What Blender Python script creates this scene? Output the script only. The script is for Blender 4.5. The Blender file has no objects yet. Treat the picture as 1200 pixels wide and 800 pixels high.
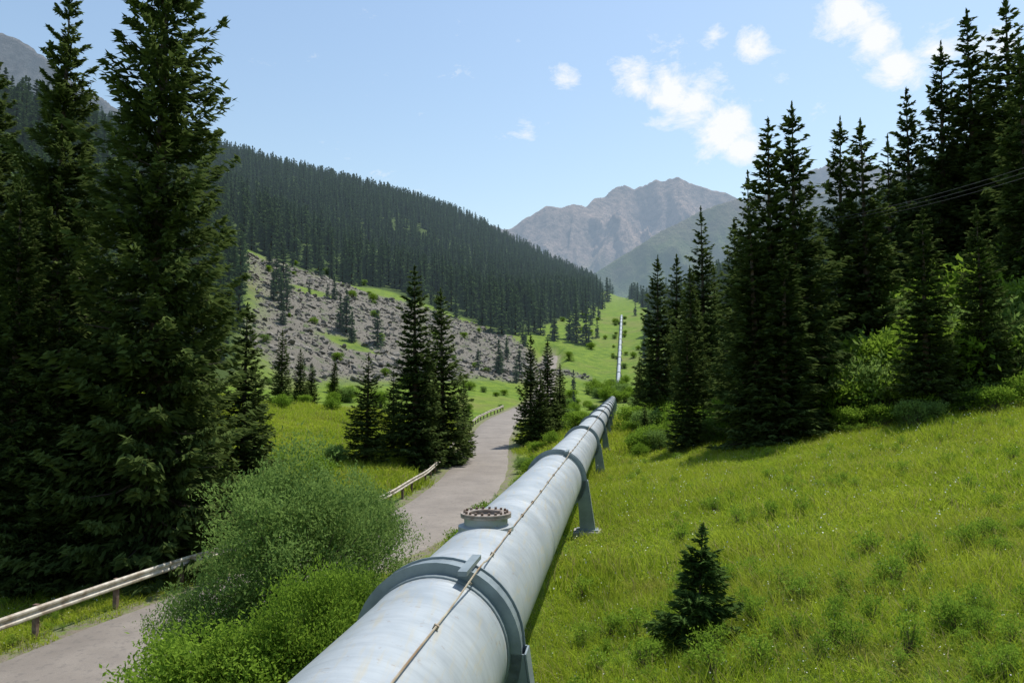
import bpy, math, numpy as np
from mathutils import Vector
R = np.random.default_rng(7)
scene = bpy.context.scene

# ------------------------------------------------------------ helpers
def link(o):
    scene.collection.objects.link(o); return o

def np_mesh(name, V, F, mats=None, mat_idx=None, shade=None, smooth=False):
    V = np.asarray(V, dtype=np.float32); F = np.asarray(F, dtype=np.int32)
    me = bpy.data.meshes.new(name)
    me.vertices.add(len(V)); me.vertices.foreach_set("co", V.ravel())
    k = F.shape[1]
    me.loops.add(F.size); me.loops.foreach_set("vertex_index", F.ravel())
    me.polygons.add(len(F))
    me.polygons.foreach_set("loop_start", np.arange(0, F.size, k, dtype=np.int32))
    me.polygons.foreach_set("loop_total", np.full(len(F), k, dtype=np.int32))
    if mat_idx is not None:
        me.polygons.foreach_set("material_index", np.asarray(mat_idx, dtype=np.int32))
    me.polygons.foreach_set("use_smooth", np.full(len(F), smooth, dtype=bool))
    if mats:
        for m in mats: me.materials.append(m)
    if shade is not None:
        a = me.attributes.new("shade", 'FLOAT', 'FACE')
        a.data.foreach_set("value", np.asarray(shade, dtype=np.float32))
    me.update(calc_edges=True)
    return me

def hash2(ix, iy, seed):
    h = (ix.astype(np.int64)*374761393 + iy.astype(np.int64)*668265263 + seed*982451653) & 0xffffffff
    h = ((h ^ (h >> 13))*1274126177) & 0xffffffff
    h = h ^ (h >> 16)
    return (h & 0xffff)/65535.0

def vnoise(x, y, seed=0):
    xi = np.floor(x); yi = np.floor(y); fx = x-xi; fy = y-yi
    fx = fx*fx*(3-2*fx); fy = fy*fy*(3-2*fy)
    a = hash2(xi, yi, seed); b = hash2(xi+1, yi, seed); c = hash2(xi, yi+1, seed); d = hash2(xi+1, yi+1, seed)
    return (a*(1-fx)+b*fx)*(1-fy)+(c*(1-fx)+d*fx)*fy

def fbm(x, y, wl, octv=4, seed=0):
    t = 0; amp = 1; tot = 0
    for o in range(octv):
        t = t+amp*vnoise(x/wl+17.3*o, y/wl+9.1*o, seed+o); tot += amp; amp *= .5; wl *= .5
    return t/tot*2-1

def ridged(x, y, wl, octv=5, seed=0, gain=.5):
    t = 0; amp = 1; tot = 0; prev = 1.
    for o in range(octv):
        n = 1-np.abs(vnoise(x/wl+17.3*o, y/wl+9.1*o, seed+o)*2-1); n = n*n
        t = t+amp*n*prev; prev = np.clip(n*1.4, 0, 1); tot += amp; amp *= gain; wl *= .48
    return t/tot

def sst(a, b, x):
    t = np.clip((x-a)/(b-a), 0, 1); return t*t*(3-2*t)

# ------------------------------------------------------------ node helpers
def new_mat(name):
    m = bpy.data.materials.new(name); m.use_nodes = True
    nt = m.node_tree; nt.nodes.clear()
    out = nt.nodes.new("ShaderNodeOutputMaterial")
    try: m.cycles.emission_sampling = 'NONE'
    except Exception as e: print(e)
    return m, nt, out

def N(nt, t, **kw):
    n = nt.nodes.new(t)
    for k, v in kw.items(): setattr(n, k, v)
    return n

def noise(nt, vec, scale, detail=4, rough=.6):
    n = N(nt, "ShaderNodeTexNoise"); n.inputs["Scale"].default_value = scale
    n.inputs["Detail"].default_value = detail; n.inputs["Roughness"].default_value = rough
    if vec is not None: nt.links.new(vec, n.inputs["Vector"])
    return n.outputs["Fac"]

def ramp(nt, fac, stops):
    r = N(nt, "ShaderNodeValToRGB"); e = r.color_ramp.elements
    while len(e) < len(stops): e.new(.5)
    for i, (p, c) in enumerate(stops):
        e[i].position = p
        e[i].color = (c, c, c, 1) if isinstance(c, (int, float)) else (c[0], c[1], c[2], 1)
    nt.links.new(fac, r.inputs["Fac"]); return r.outputs["Color"]

def mix(nt, fac, a, b, bt='MIX'):
    m = N(nt, "ShaderNodeMix", data_type='RGBA', blend_type=bt)
    for s, v in ((m.inputs[0], fac), (m.inputs[6], a), (m.inputs[7], b)):
        if hasattr(v, "is_linked") or hasattr(v, "links"): nt.links.new(v, s)
        elif isinstance(v, (int, float)): s.default_value = v
        else: s.default_value = (v[0], v[1], v[2], 1)
    return m.outputs[2]

def math_n(nt, op, a, b=None, clamp=False):
    m = N(nt, "ShaderNodeMath", operation=op); m.use_clamp = clamp
    for i, v in enumerate((a, b)):
        if v is None: continue
        if isinstance(v, (int, float)): m.inputs[i].default_value = v
        else: nt.links.new(v, m.inputs[i])
    return m.outputs[0]

def attr(nt, name):
    a = N(nt, "ShaderNodeAttribute"); a.attribute_name = name; return a.outputs["Fac"]

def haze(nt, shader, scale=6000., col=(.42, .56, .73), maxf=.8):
    """aerial perspective: bluish emission painted into the surface, growing with distance"""
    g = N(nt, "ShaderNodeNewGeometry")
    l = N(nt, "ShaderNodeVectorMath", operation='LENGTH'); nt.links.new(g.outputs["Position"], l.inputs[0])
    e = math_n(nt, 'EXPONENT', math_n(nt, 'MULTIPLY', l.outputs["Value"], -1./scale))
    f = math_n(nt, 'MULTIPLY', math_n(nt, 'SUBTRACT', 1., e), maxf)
    em = N(nt, "ShaderNodeEmission"); em.inputs[0].default_value = (*col, 1); em.inputs[1].default_value = 1  # surface glow stands in for light scattered by the air
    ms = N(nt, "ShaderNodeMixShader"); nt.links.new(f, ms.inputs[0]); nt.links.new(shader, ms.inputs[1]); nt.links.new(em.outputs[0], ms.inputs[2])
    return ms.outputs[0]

def foliage_mat(name, dark, light, trans=.3, hz=None, patch=None):
    m, nt, out = new_mat(name)
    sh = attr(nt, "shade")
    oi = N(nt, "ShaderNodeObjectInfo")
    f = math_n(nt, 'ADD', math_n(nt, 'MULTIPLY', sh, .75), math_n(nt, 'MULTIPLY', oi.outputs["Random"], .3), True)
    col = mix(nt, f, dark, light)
    if patch:
        g = N(nt, "ShaderNodeNewGeometry")
        for (pc, sc_, lo_, hi_, mx) in patch:
            pn = noise(nt, g.outputs["Position"], sc_, 4, .65)
            col = mix(nt, ramp(nt, pn, [(lo_, 0.), (hi_, mx)]), col, pc)
    d = N(nt, "ShaderNodeBsdfDiffuse"); nt.links.new(col, d.inputs["Color"])
    t = N(nt, "ShaderNodeBsdfTranslucent")
    tc = mix(nt, .4, col, light); nt.links.new(tc, t.inputs["Color"])
    ms = N(nt, "ShaderNodeMixShader"); ms.inputs[0].default_value = trans
    nt.links.new(d.outputs[0], ms.inputs[1]); nt.links.new(t.outputs[0], ms.inputs[2])
    s = ms.outputs[0]
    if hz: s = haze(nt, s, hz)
    nt.links.new(s, out.inputs[0]); return m

def simple_mat(name, c1, c2, scale=3, rough=.8, bump=.2, metallic=0, bscale=None):
    m, nt, out = new_mat(name)
    g = N(nt, "ShaderNodeNewGeometry")
    f = noise(nt, g.outputs["Position"], scale, 6)
    col = ramp(nt, f, [(.35, c1), (.65, c2)])
    b = N(nt, "ShaderNodeBsdfPrincipled"); nt.links.new(col, b.inputs["Base Color"])
    b.inputs["Roughness"].default_value = rough; b.inputs["Metallic"].default_value = metallic
    if bump:
        bp = N(nt, "ShaderNodeBump"); bp.inputs["Strength"].default_value = bump; bp.inputs["Distance"].default_value = .05
        nt.links.new(noise(nt, g.outputs["Position"], bscale or scale*6, 5), bp.inputs["Height"]); nt.links.new(bp.outputs[0], b.inputs["Normal"])
    nt.links.new(b.outputs[0], out.inputs[0]); return m

# ------------------------------------------------------------ terrain
PS = .141
def px(y): return -2.03+PS*y

ST = [
 (-60, [(-9000,900),(-600,60),(-150,0),(-60,-8),(-15,-7.7),(-6.5,-7.4),(-2.4,-4.9),(1.5,-4.45),(3.4,-4.2),(6.5,-3.3),(20,-.8),(30,3),(80,35),(300,150),(900,480),(9000,1200)]),
 (12,  [(-9000,900),(-600,60),(-150,0),(-60,-8),(-15,-7.8),(-6.5,-7.4),(-2.4,-4.9),(1.5,-4.45),(3.4,-4.2),(6.5,-3.3),(20,-.8),(30,3),(80,35),(300,150),(900,480),(9000,1200)]),
 (35,  [(-9000,900),(-600,80),(-150,5),(-60,-7),(-20,-8),(-9,-7.4),(-6,-7.2),(-2.4,-4.9),(1.5,-4.4),(8,-3.3),(20,-1.2),(28,1.5),(45,11),(90,38),(300,150),(900,480),(9000,1200)]),
 (75,  [(-9000,900),(-600,110),(-150,20),(-60,0),(-25,-5.4),(-11,-7.1),(-7,-7),(-2.4,-4.8),(2,-4.4),(8,-3.6),(15,-2),(30,5),(60,22),(300,150),(900,480),(9000,1200)]),
 (140, [(-9000,900),(-600,150),(-160,50),(-110,26),(-60,-2.3),(-35,-3.2),(-20,-4.5),(-3,-4.4),(3,-4.2),(12,-3),(30,8),(60,25),(300,150),(900,450),(9000,1200)]),
 (200, [(-9000,900),(-600,200),(-200,76),(-130,42),(-85,18),(-50,5),(-25,-.5),(-4,-4.3),(4,-4.1),(20,0),(60,24),(300,150),(900,450),(9000,1200)]),
 (260, [(-9000,900),(-600,225),(-200,92),(-114,39),(-83,31),(-33,13),(-5,7),(5,7),(30,13),(80,40),(300,150),(900,450),(9000,1200)]),
 (450, [(-9000,800),(-700,260),(-350,152),(-150,75),(-60,50),(0,45),(30,47),(80,65),(300,180),(900,480),(9000,1200)]),
 (800, [(-9000,600),(-1200,285),(-700,258),(-415,245),(-200,190),(-60,115),(0,93),(60,100),(300,200),(900,480),(9000,1000)]),
 (950, [(-9000,500),(-1200,290),(-700,268),(-460,262),(-314,250),(-219,226),(-156,192),(-69,150),(-19,128),(10,113),(80,118),(300,210),(900,460),(9000,900)]),
 (1400,[(-9000,300),(-1200,220),(-400,180),(-100,120),(0,100),(300,150),(900,300),(9000,500)]),
 (2500,[(-9000,150),(0,120),(9000,200)]),
 (9500,[(-9000,150),(0,120),(9000,200)]),
]
SA, SB, NS = 10., 7.5, 401
YA, YT0, YT1, NY = 20., math.asinh(-3.), math.asinh(450.), 601
sg = SA*np.sinh(SB*np.linspace(-1, 1, NS))
yg = YA*np.sinh(np.linspace(YT0, YT1, NY))
S2, Y2 = np.meshgrid(sg, yg)
X2 = S2+px(Y2)
prof = np.array([np.interp(sg, [p[0] for p in pr], [p[1] for p in pr]) for _, pr in ST])
ys = np.array([s[0] for s in ST])
Z2 = np.zeros_like(S2)
for j, y in enumerate(yg):
    k = min(max(np.searchsorted(ys, y)-1, 0), len(ys)-2); t = np.clip((y-ys[k])/(ys[k+1]-ys[k]), 0, 1)
    Z2[j] = prof[k]*(1-t)+prof[k+1]*t
def blur(A, r, ax):
    return np.apply_along_axis(lambda v: np.convolve(np.pad(v, r, mode='edge'), np.ones(2*r+1)/(2*r+1), 'valid'), ax, A)
for _ in range(2):
    Z2 = blur(Z2, 2, 1); Z2 = blur(Z2, 6, 0)

rp = [(-24,-60,-7.8),(-18,-30,-7.8),(-15,0,-7.7),(-13.6,10,-7.6),(-11.5,21,-7.5),(-9.9,27,-7.45),(-7.2,35,-7.4),(-5.2,43,-7.4),(-3.7,55,-7.35),(-3.1,72,-7.2),(-2.9,95,-6.3),(-1.6,120,-5),(1.5,140,-4.1),(7,180,-2.4),(10,225,3),(14,280,12)]
def catmull(P, n=12):
    P = np.array(P, float); P = np.vstack([2*P[0]-P[1], P, 2*P[-1]-P[-2]]); out = []
    for i in range(1, len(P)-2):
        for t in np.linspace(0, 1, n, endpoint=False):
            a, b, c, d = P[i-1], P[i], P[i+1], P[i+2]
            out.append(.5*((2*b)+(c-a)*t+(2*a-5*b+4*c-d)*t*t+(3*b-a-3*c+d)*t**3))
    out.append(P[-2]); return np.array(out)
ROAD = catmull(rp, 14)
seg = np.r_[0, np.cumsum(np.linalg.norm(np.diff(ROAD[:, :2], axis=0), axis=1))]
LN = np.arange(0, seg[-1], 1.)
ROAD = np.stack([np.interp(LN, seg, ROAD[:, i]) for i in range(3)], 1)
def road_dist(x, y):
    x = np.asarray(x, float).ravel(); y = np.asarray(y, float).ravel()
    d = np.full(x.shape, 1e9); z = np.zeros(x.shape)
    for q in ROAD[::1]:
        dd = (x-q[0])**2+(y-q[1])**2; m = dd < d; d[m] = dd[m]; z[m] = q[2]
    return np.sqrt(d), z

def scree_mask(x, y):
    lo = np.interp(x, [-90,-70,-43,-28,0,12], [165,150,142,168,205,235])
    hi = np.interp(x, [-140,-109,-90,-50,0,15,20], [190,232,258,296,282,242,235])
    n = fbm(x, y, 40, 3, 5)*24
    m = sst(-8, 8, y-lo+n)*sst(-8, 8, hi-y+n*.8)
    m = m*(1-.9*sst(.20, .36, fbm(x, y, 22, 3, 77)))
    return m*sst(-.38, -.33, x/np.maximum(y, 1)+n*.0015)*(x < 25)
def forest_mask(x, y):
    hi = np.interp(x, [-1000,-250,-150,-109,-50,0,30,50,85,115], [120,150,180,246,300,288,400,480,760,1050])
    m = (y > hi)
    m |= (x < -.35*y) & (y > 95) & (x < -48)
    return m & (y < 1060)

rd = np.full(S2.shape, 99.); rz = np.zeros(S2.shape)
msk = (np.abs(S2) < 60) & (Y2 < 300)
d_, z_ = road_dist(X2[msk], Y2[msk]); rd[msk] = d_; rz[msk] = z_
ap = np.abs(S2)
calm = sst(1.5, 6, ap)
dist = np.hypot(X2, Y2)
Z2 += calm*(fbm(X2, Y2, 2.2, 3, 1)*.10+fbm(X2, Y2, 13, 3, 2)*.28*sst(3, 20, ap))
Z2 += fbm(X2, Y2, 60, 4, 3)*3.0*sst(90, 260, dist)*sst(20, 90, ap)
Z2 += fbm(X2, Y2, 170, 4, 4)*11*sst(350, 800, dist)*sst(30, 250, ap)
scr = scree_mask(X2, Y2)
Z2 += scr*fbm(X2, Y2, 9, 4, 8)*1.5
w = 1-sst(3.5, 6.5, rd)
Z2 = Z2*(1-w)+(rz-.06)*w
def height(x, y):
    x = np.asarray(x, float); y = np.asarray(y, float)
    s = x-px(y)
    fi = (np.arcsinh(s/SA)/SB+1)/2*(NS-1); fj = (np.arcsinh(y/YA)-YT0)/(YT1-YT0)*(NY-1)
    fi = np.clip(fi, 0, NS-1.001); fj = np.clip(fj, 0, NY-1.001)
    i = fi.astype(int); j = fj.astype(int); a = fi-i; b = fj-j
    return (Z2[j, i]*(1-a)+Z2[j, i+1]*a)*(1-b)+(Z2[j+1, i]*(1-a)+Z2[j+1, i+1]*a)*b

V = np.stack([X2, Y2, Z2], -1).reshape(-1, 3)
ii, jj = np.meshgrid(np.arange(NS-1), np.arange(NY-1)); a = (jj*NS+ii).ravel()
F = np.stack([a, a+1, a+NS+1, a+NS], 1)

mg, nt, out = new_mat("ground_material")
g = N(nt, "ShaderNodeNewGeometry"); P = g.outputs["Position"]
n1 = noise(nt, P, .35, 6, .65); n2 = noise(nt, P, 3.0, 5, .7); n3 = noise(nt, P, .045, 5, .6); n4 = noise(nt, P, 14, 3, .7)
grass = mix(nt, ramp(nt, n1, [(.35, 0.), (.65, 1.)]), (.09, .16, .014), (.21, .29, .028))
grass = mix(nt, ramp(nt, n2, [(.4, 0.), (.7, .7)]), grass, (.06, .12, .012))
grass = mix(nt, ramp(nt, n3, [(.50, 0.), (.66, .6)]), grass, (.20, .19, .06))
rock = mix(nt, ramp(nt, n2, [(.3, 0.), (.7, 1.)]), (.115, .105, .085), (.23, .21, .175))
rock = mix(nt, ramp(nt, n1, [(.53, 0.), (.64, .8)]), rock, (.06, .10, .02))
soil = mix(nt, n2, (.03, .05, .012), (.07, .11, .02))
c = mix(nt, attr(nt, "forest"), grass, soil)
c = mix(nt, attr(nt, "scree"), c, rock)
c = mix(nt, math_n(nt, 'MULTIPLY', attr(nt, "verge"), ramp(nt, n2, [(.35, 0.), (.55, 1.)])), c, (.21, .18, .14))
b = N(nt, "ShaderNodeBsdfPrincipled"); nt.links.new(c, b.inputs["Base Color"]); b.inputs["Roughness"].default_value = .95
b.inputs["Specular IOR Level"].default_value = .1
bp = N(nt, "ShaderNodeBump"); bp.inputs["Strength"].default_value = .7; bp.inputs["Distance"].default_value = .25
nt.links.new(math_n(nt, 'ADD', n2, math_n(nt, 'MULTIPLY', n4, .4)), bp.inputs["Height"]); nt.links.new(bp.outputs[0], b.inputs["Normal"])
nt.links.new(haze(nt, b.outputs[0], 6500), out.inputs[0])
me = np_mesh("terrain", V, F, [mg], smooth=True)
fm = forest_mask(X2, Y2).astype(float)
fm = np.maximum(fm, ((S2 > 24) & (Y2 > 35) & (Y2 < 420))*.5)
for nm, A in (("scree", scr), ("forest", fm*(1-scr)), ("verge", (1-sst(3.0, 4.2, rd)))):
    at = me.attributes.new(nm, 'FLOAT', 'POINT'); at.data.foreach_set("value", A.ravel().astype(np.float32))
link(bpy.data.objects.new("terrain", me))

# ------------------------------------------------------------ road
ma, nt, out = new_mat("asphalt_material")
g = N(nt, "ShaderNodeNewGeometry"); P = g.outputs["Position"]
f1 = noise(nt, P, .5, 6, .65); f2 = noise(nt, P, 30, 3, .7); f3 = noise(nt, P, 4, 5, .7)
c = ramp(nt, f1, [(.3, (.19, .165, .14)), (.7, (.30, .265, .225))])
c = mix(nt, ramp(nt, f2, [(.3, 0.), (.7, .5)]), c, (.15, .13, .115))
c = mix(nt, ramp(nt, f3, [(.52, 0.), (.64, .55)]), c, (.11, .10, .09))
b = N(nt, "ShaderNodeBsdfPrincipled"); nt.links.new(c, b.inputs["Base Color"]); b.inputs["Roughness"].default_value = .9
bp = N(nt, "ShaderNodeBump"); bp.inputs["Strength"].default_value = .6; bp.inputs["Distance"].default_value = .02
nt.links.new(f2, bp.inputs["Height"]); nt.links.new(bp.outputs[0], b.inputs["Normal"]); nt.links.new(b.outputs[0], out.inputs[0])
T = np.gradient(ROAD[:, :2], axis=0); T /= np.linalg.norm(T, axis=1)[:, None]
RN = np.stack([T[:, 1], -T[:, 0]], 1)
offs = np.array([-2.75, -2.5, -1.2, 0, 1.2, 2.5, 2.75]); dz = np.array([-.12, 0, .03, .05, .03, 0, -.12])
V = []
for i in range(len(ROAD)):
    wob = fbm(np.array([LN[i]]), np.array([0.]), 5, 3, 31)[0]*.25
    for k, o in enumerate(offs):
        oo = o+(wob if k >= 5 else (wob*.8 if k <= 1 else 0))
        V.append((ROAD[i, 0]+RN[i, 0]*oo, ROAD[i, 1]+RN[i, 1]*oo, ROAD[i, 2]+dz[k]))
nk = len(offs); F = [(i*nk+k, i*nk+k+1, (i+1)*nk+k+1, (i+1)*nk+k) for i in range(len(ROAD)-1) for k in range(nk-1)]
link(bpy.data.objects.new("road", np_mesh("road", V, F, [ma], smooth=True)))

# ------------------------------------------------------------ generic mesh builder
class MB:
    def __init__(s): s.V = []; s.F = []; s.M = []
    def quad_strip(s, rings, closed=True, mat=0, cap=False):
        b0 = len(s.V); n = len(rings[0])
        for r in rings: s.V += [tuple(p) for p in r]
        for i in range(len(rings)-1):
            for k in range(n if closed else n-1):
                s.F.append((b0+i*n+k, b0+i*n+(k+1) % n, b0+(i+1)*n+(k+1) % n, b0+(i+1)*n+k)); s.M.append(mat)
        if cap:
            s.F.append(tuple(b0+k for k in range(n))[::-1]); s.M.append(mat)
            s.F.append(tuple(b0+(len(rings)-1)*n+k for k in range(n))); s.M.append(mat)
    def box(s, c, ax, ay, az, mat=0):
        c = np.array(c, float); ax, ay, az = [np.array(v, float) for v in (ax, ay, az)]
        r = [[c-ax-ay+z, c+ax-ay+z, c+ax+ay+z, c-ax+ay+z] for z in (-az, az)]
        s.quad_strip(r, True, mat, True)
    def tube(s, pts, rad, n=8, mat=0, cap=True):
        pts = np.array(pts, float); rings = []
        for i, p in enumerate(pts):
            t = pts[min(i+1, len(pts)-1)]-pts[max(i-1, 0)]; t /= np.linalg.norm(t)
            up = np.array([0, 0, 1.]) if abs(t[2]) < .9 else np.array([1., 0, 0])
            e1 = np.cross(t, up); e1 /= np.linalg.norm(e1); e2 = np.cross(e1, t)
            r = rad[i] if hasattr(rad, "__len__") else rad
            rings.append([p+r*(math.cos(q)*e1+math.sin(q)*e2) for q in np.linspace(0, 2*math.pi, n, endpoint=False)])
        s.quad_strip(rings, True, mat, cap)
    def obj(s, name, mats, smooth=False, parent=None):
        me = bpy.data.meshes.new(name); me.from_pydata([tuple(map(float, v)) for v in s.V], [], s.F)
        for m in mats: me.materials.append(m)
        for p, mi in zip(me.polygons, s.M): p.material_index = mi; p.use_smooth = smooth
        o = link(bpy.data.objects.new(name, me))
        if smooth:
            try: me.set_sharp_from_angle(angle=math.radians(40))
            except Exception: pass
        if parent: o.parent = parent
        return o

# ------------------------------------------------------------ guardrail
mr = simple_mat("guardrail_paint", (.30, .24, .17), (.66, .62, .52), 2.5, .6, .1)
mpost = simple_mat("guardrail_post", (.10, .05, .035), (.22, .16, .12), 4, .8, .1)
gb = MB()
prof_w = [(0, -.18), (.05, -.13), (.05, -.08), (0, -.03), (0, .03), (.05, .08), (.05, .13), (0, .18)]
sel = [i for i in range(len(ROAD)) if 8 < ROAD[i, 1] < 142]
rings = []
OFF = -3.35
for i in sel:
    dip = .03*math.sin(LN[i]*.5)+.04*math.sin(LN[i]*.23)
    base = ROAD[i]+np.array([RN[i, 0]*OFF, RN[i, 1]*OFF, .78+dip])
    rings.append([base+np.array([RN[i, 0]*a_, RN[i, 1]*a_, b_]) for a_, b_ in prof_w])
gb.quad_strip(rings, False, 0)
for i in sel[::3]:
    c = ROAD[i]+np.array([RN[i, 0]*(OFF-.09), RN[i, 1]*(OFF-.09), .42])
    t3 = np.array([T[i, 0], T[i, 1], 0]); n3_ = np.array([RN[i, 0], RN[i, 1], 0])
    gb.box(c, n3_*.08, t3*.06, np.array([0, 0, .55]), 1)
gb.obj("guardrail", [mr, mpost])

# ------------------------------------------------------------ pipeline
PR = .8
mp, nt, out = new_mat("pipe_paint")
g = N(nt, "ShaderNodeNewGeometry"); P = g.outputs["Position"]
mpn = N(nt, "ShaderNodeMapping"); mpn.inputs["Scale"].default_value = (6, .5, 6); nt.links.new(P, mpn.inputs["Vector"])
mpn2 = N(nt, "ShaderNodeMapping"); mpn2.inputs["Scale"].default_value = (.7, 5, .7); nt.links.new(P, mpn2.inputs["Vector"])
a1 = noise(nt, P, 1.2, 6, .65); a2 = noise(nt, mpn.outputs[0], 2.2, 5, .6); a3 = noise(nt, mpn2.outputs[0], 2.5, 6, .65); a4 = noise(nt, P, 9, 6, .7)
c = ramp(nt, a1, [(.3, (.315, .355, .38)), (.7, (.41, .445, .465))])
c = mix(nt, ramp(nt, a3, [(.45, 0.), (.72, .55)]), c, (.25, .28, .30))
c = mix(nt, ramp(nt, a2, [(.53, 0.), (.68, .5)]), c, (.42, .38, .27))
c = mix(nt, ramp(nt, a4, [(.62, 0.), (.69, .6)]), c, (.21, .14, .09))
b = N(nt, "ShaderNodeBsdfPrincipled"); nt.links.new(c, b.inputs["Base Color"])
nt.links.new(ramp(nt, a1, [(.3, .36), (.7, .58)]), b.inputs["Roughness"]); b.inputs["Metallic"].default_value = .1
bp = N(nt, "ShaderNodeBump"); bp.inputs["Strength"].default_value = .15; bp.inputs["Distance"].default_value = .03
nt.links.new(a1, bp.inputs["Height"]); nt.links.new(bp.outputs[0], b.inputs["Normal"]); nt.links.new(b.outputs[0], out.inputs[0])
mring = simple_mat("ring_steel_paint", (.17, .21, .23), (.25, .30, .32), 3, .5, .1, .2)
mrust = simple_mat("rusty_steel", (.11, .06, .04), (.30, .24, .20), 6, .8, .2, .2)
mconc = simple_mat("concrete_footing", (.28, .27, .25), (.40, .38, .35), 3, .9, .3)
mcable = simple_mat("conduit_paint", (.42, .39, .30), (.24, .16, .09), 2, .7, .1)

pipe_root = link(bpy.data.objects.new("pipeline", None)); pipe_root.empty_display_size = .5
def bend(y): return float(np.interp(y, [193, 225, 450], [0, 1.4, 3.2]))
yy = list(np.arange(-6, 190, 1.))+list(np.arange(190, 425, 3.))
gz = np.array([float(height(px(y)+bend(y), y)) for y in yy]); gz = np.convolve(np.pad(gz, 4, mode='edge'), np.ones(9)/9, 'valid')
AX = np.array([(px(y)+bend(y), y, -2.84 if y < 188 else (gz[i]+.9 if y > 225 else max(-2.84-(y-188)*.03, gz[i]+.7))) for i, y in enumerate(yy)])
def axis_at(y): return np.array([px(y)+bend(y), y, np.interp(y, AX[:, 1], AX[:, 2])])
D = np.array([PS, 1, 0]); D /= np.linalg.norm(D); E = np.array([D[1], -D[0], 0]); U = np.array([0, 0, 1.])
def prad(y): return float(np.interp(y, [190, 230], [PR, .58]))
def circ(c, r, n=64, a0=0, a1=2*math.pi):
    return [c+r*(math.sin(q)*E+math.cos(q)*U) for q in (np.linspace(a0, a1, n, endpoint=False) if a1-a0 > 6.2 else np.linspace(a0, a1, n))]
pb = MB(); rings = []
for i, p in enumerate(AX):
    rings.append(circ(p, prad(p[1])))
    if p[1] < 185 and (i % 6) == 2:
        for dd, rr in ((.30, PR), (.315, PR+.007), (.335, PR+.007), (.35, PR)): rings.append(circ(p+D*dd, rr))
pb.quad_strip(rings, True, 0, True)
pb.obj("pipe_shell", [mp], True, pipe_root)

def support(y, detail=True):
    c = axis_at(y); m = MB(); n = 48 if detail else 16; PR = prad(y)
    hw = .15
    m.quad_strip([circ(c+D*a_, r_, n) for a_, r_ in ((-hw-.12, PR+.002), (-hw-.12, PR+.02), (hw+.12, PR+.02), (hw+.12, PR+.002))], True, 0)
    for sgn in (-1, 1):
        q = c+D*sgn*hw
        m.quad_strip([circ(q+D*a_, r_, n) for a_, r_ in ((-.012, PR+.01), (-.012, PR+.14), (.012, PR+.14), (.012, PR+.01))], True, 0)
    m.quad_strip([circ(c+D*a_, r_, n) for a_, r_ in ((-hw, PR+.095), (-hw, PR+.115), (hw, PR+.115), (hw, PR+.095))], True, 0)
    for sd in (-1, 1):
        gx = c+E*sd*(PR+.15); ground = float(height(gx[0], gx[1]))
        zb = min(ground+.16, c[2]-1.0)
        x0 = PR+.04
        def at(off, z): return np.array([*(c+E*sd*off)[:2], z])
        for sgn in (-1, 1):
            qd = D*sgn*hw; dd = D*.012
            r0 = [at(x0-.20, c[2])+qd-dd, at(x0+.12, c[2])+qd-dd, at(x0+.12, c[2])+qd+dd, at(x0-.20, c[2])+qd+dd]
            r1 = [at(x0-.10, zb)+qd-dd, at(x0+.34, zb)+qd-dd, at(x0+.34, zb)+qd+dd, at(x0-.10, zb)+qd+dd]
            m.quad_strip([r0, r1], True, 0, True)
        rr0 = [at(x0+.125, c[2])-D*hw, at(x0+.145, c[2])-D*hw, at(x0+.145, c[2])+D*hw, at(x0+.125, c[2])+D*hw]
        rr1 = [at(x0+.345, zb)-D*hw, at(x0+.365, zb)-D*hw, at(x0+.365, zb)+D*hw, at(x0+.345, zb)+D*hw]
        m.quad_strip([rr0, rr1], True, 0, True)
        m.box(at(x0+.12, zb-.025), E*.34, D*.26, U*.025, 0)
        m.box(at(x0+.12, zb-.05-.40), E*.42, D*.36, U*.40, 1)
    if detail:
        m.box(c+U*(PR+.15)+E*.34-U*.06, E*.05, D*.42, U*.025, 0)
    return m.obj("support_ring", [mring, mconc], False, pipe_root)
ysup = 8.7
k = 0
while ysup < 420:
    support(ysup, k < 8); ysup += 15.5; k += 1

mh = MB(); q0 = axis_at(11.8)-E*.03; zt = PR
n = 40
def hc(r, z): return [q0+r*(math.cos(t)*E+math.sin(t)*D)+U*z for t in np.linspace(0, 2*math.pi, n, endpoint=False)]
mh.quad_strip([hc(.42, zt-.2), hc(.42, zt-.03), hc(.33, zt-.01), hc(.33, zt+.12)], True, 0)
mh.quad_strip([hc(.33, zt+.10), hc(.385, zt+.10), hc(.385, zt+.135), hc(.26, zt+.135), hc(.26, zt+.10), hc(.0001, zt+.10)], True, 1)
mh.quad_strip([hc(.385, zt+.14), hc(.385, zt+.165), hc(.25, zt+.165), hc(.25, zt+.14)], True, 1)
for t in np.linspace(0, 2*math.pi, 20, endpoint=False):
    p = q0+.325*(math.cos(t)*E+math.sin(t)*D)+U*(zt+.165)
    mh.tube([p, p+U*.035], .022, 6, 2)
mlid = simple_mat("manhole_flange_rust", (.20, .15, .12), (.36, .32, .28), 9, .8, .2)
mh.obj("manhole_nozzle", [mp, mlid, mrust], True, pipe_root)
cb = MB(); ang = math.radians(27)
pts = []
for y in np.arange(-5, 185, .5):
    aa = ang+.006*math.sin(y*.9)
    lift = .13*float(sst(1.0, .35, abs(((y-8.7+7.75) % 15.5)-7.75)))
    pts.append(axis_at(y)+(PR+.03+lift)*(math.sin(aa)*E+math.cos(aa)*U))
cb.tube(pts, .010, 6, 0)
for y in np.arange(-5, 150, 1.5):
    aa = ang; c = axis_at(y)+(PR+.02)*(math.sin(aa)*E+math.cos(aa)*U)
    cb.box(c, (math.cos(aa)*E-math.sin(aa)*U)*.025, D*.012, (math.sin(aa)*E+math.cos(aa)*U)*.025, 0)
cb.obj("conduit", [mcable], False, pipe_root)

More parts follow.
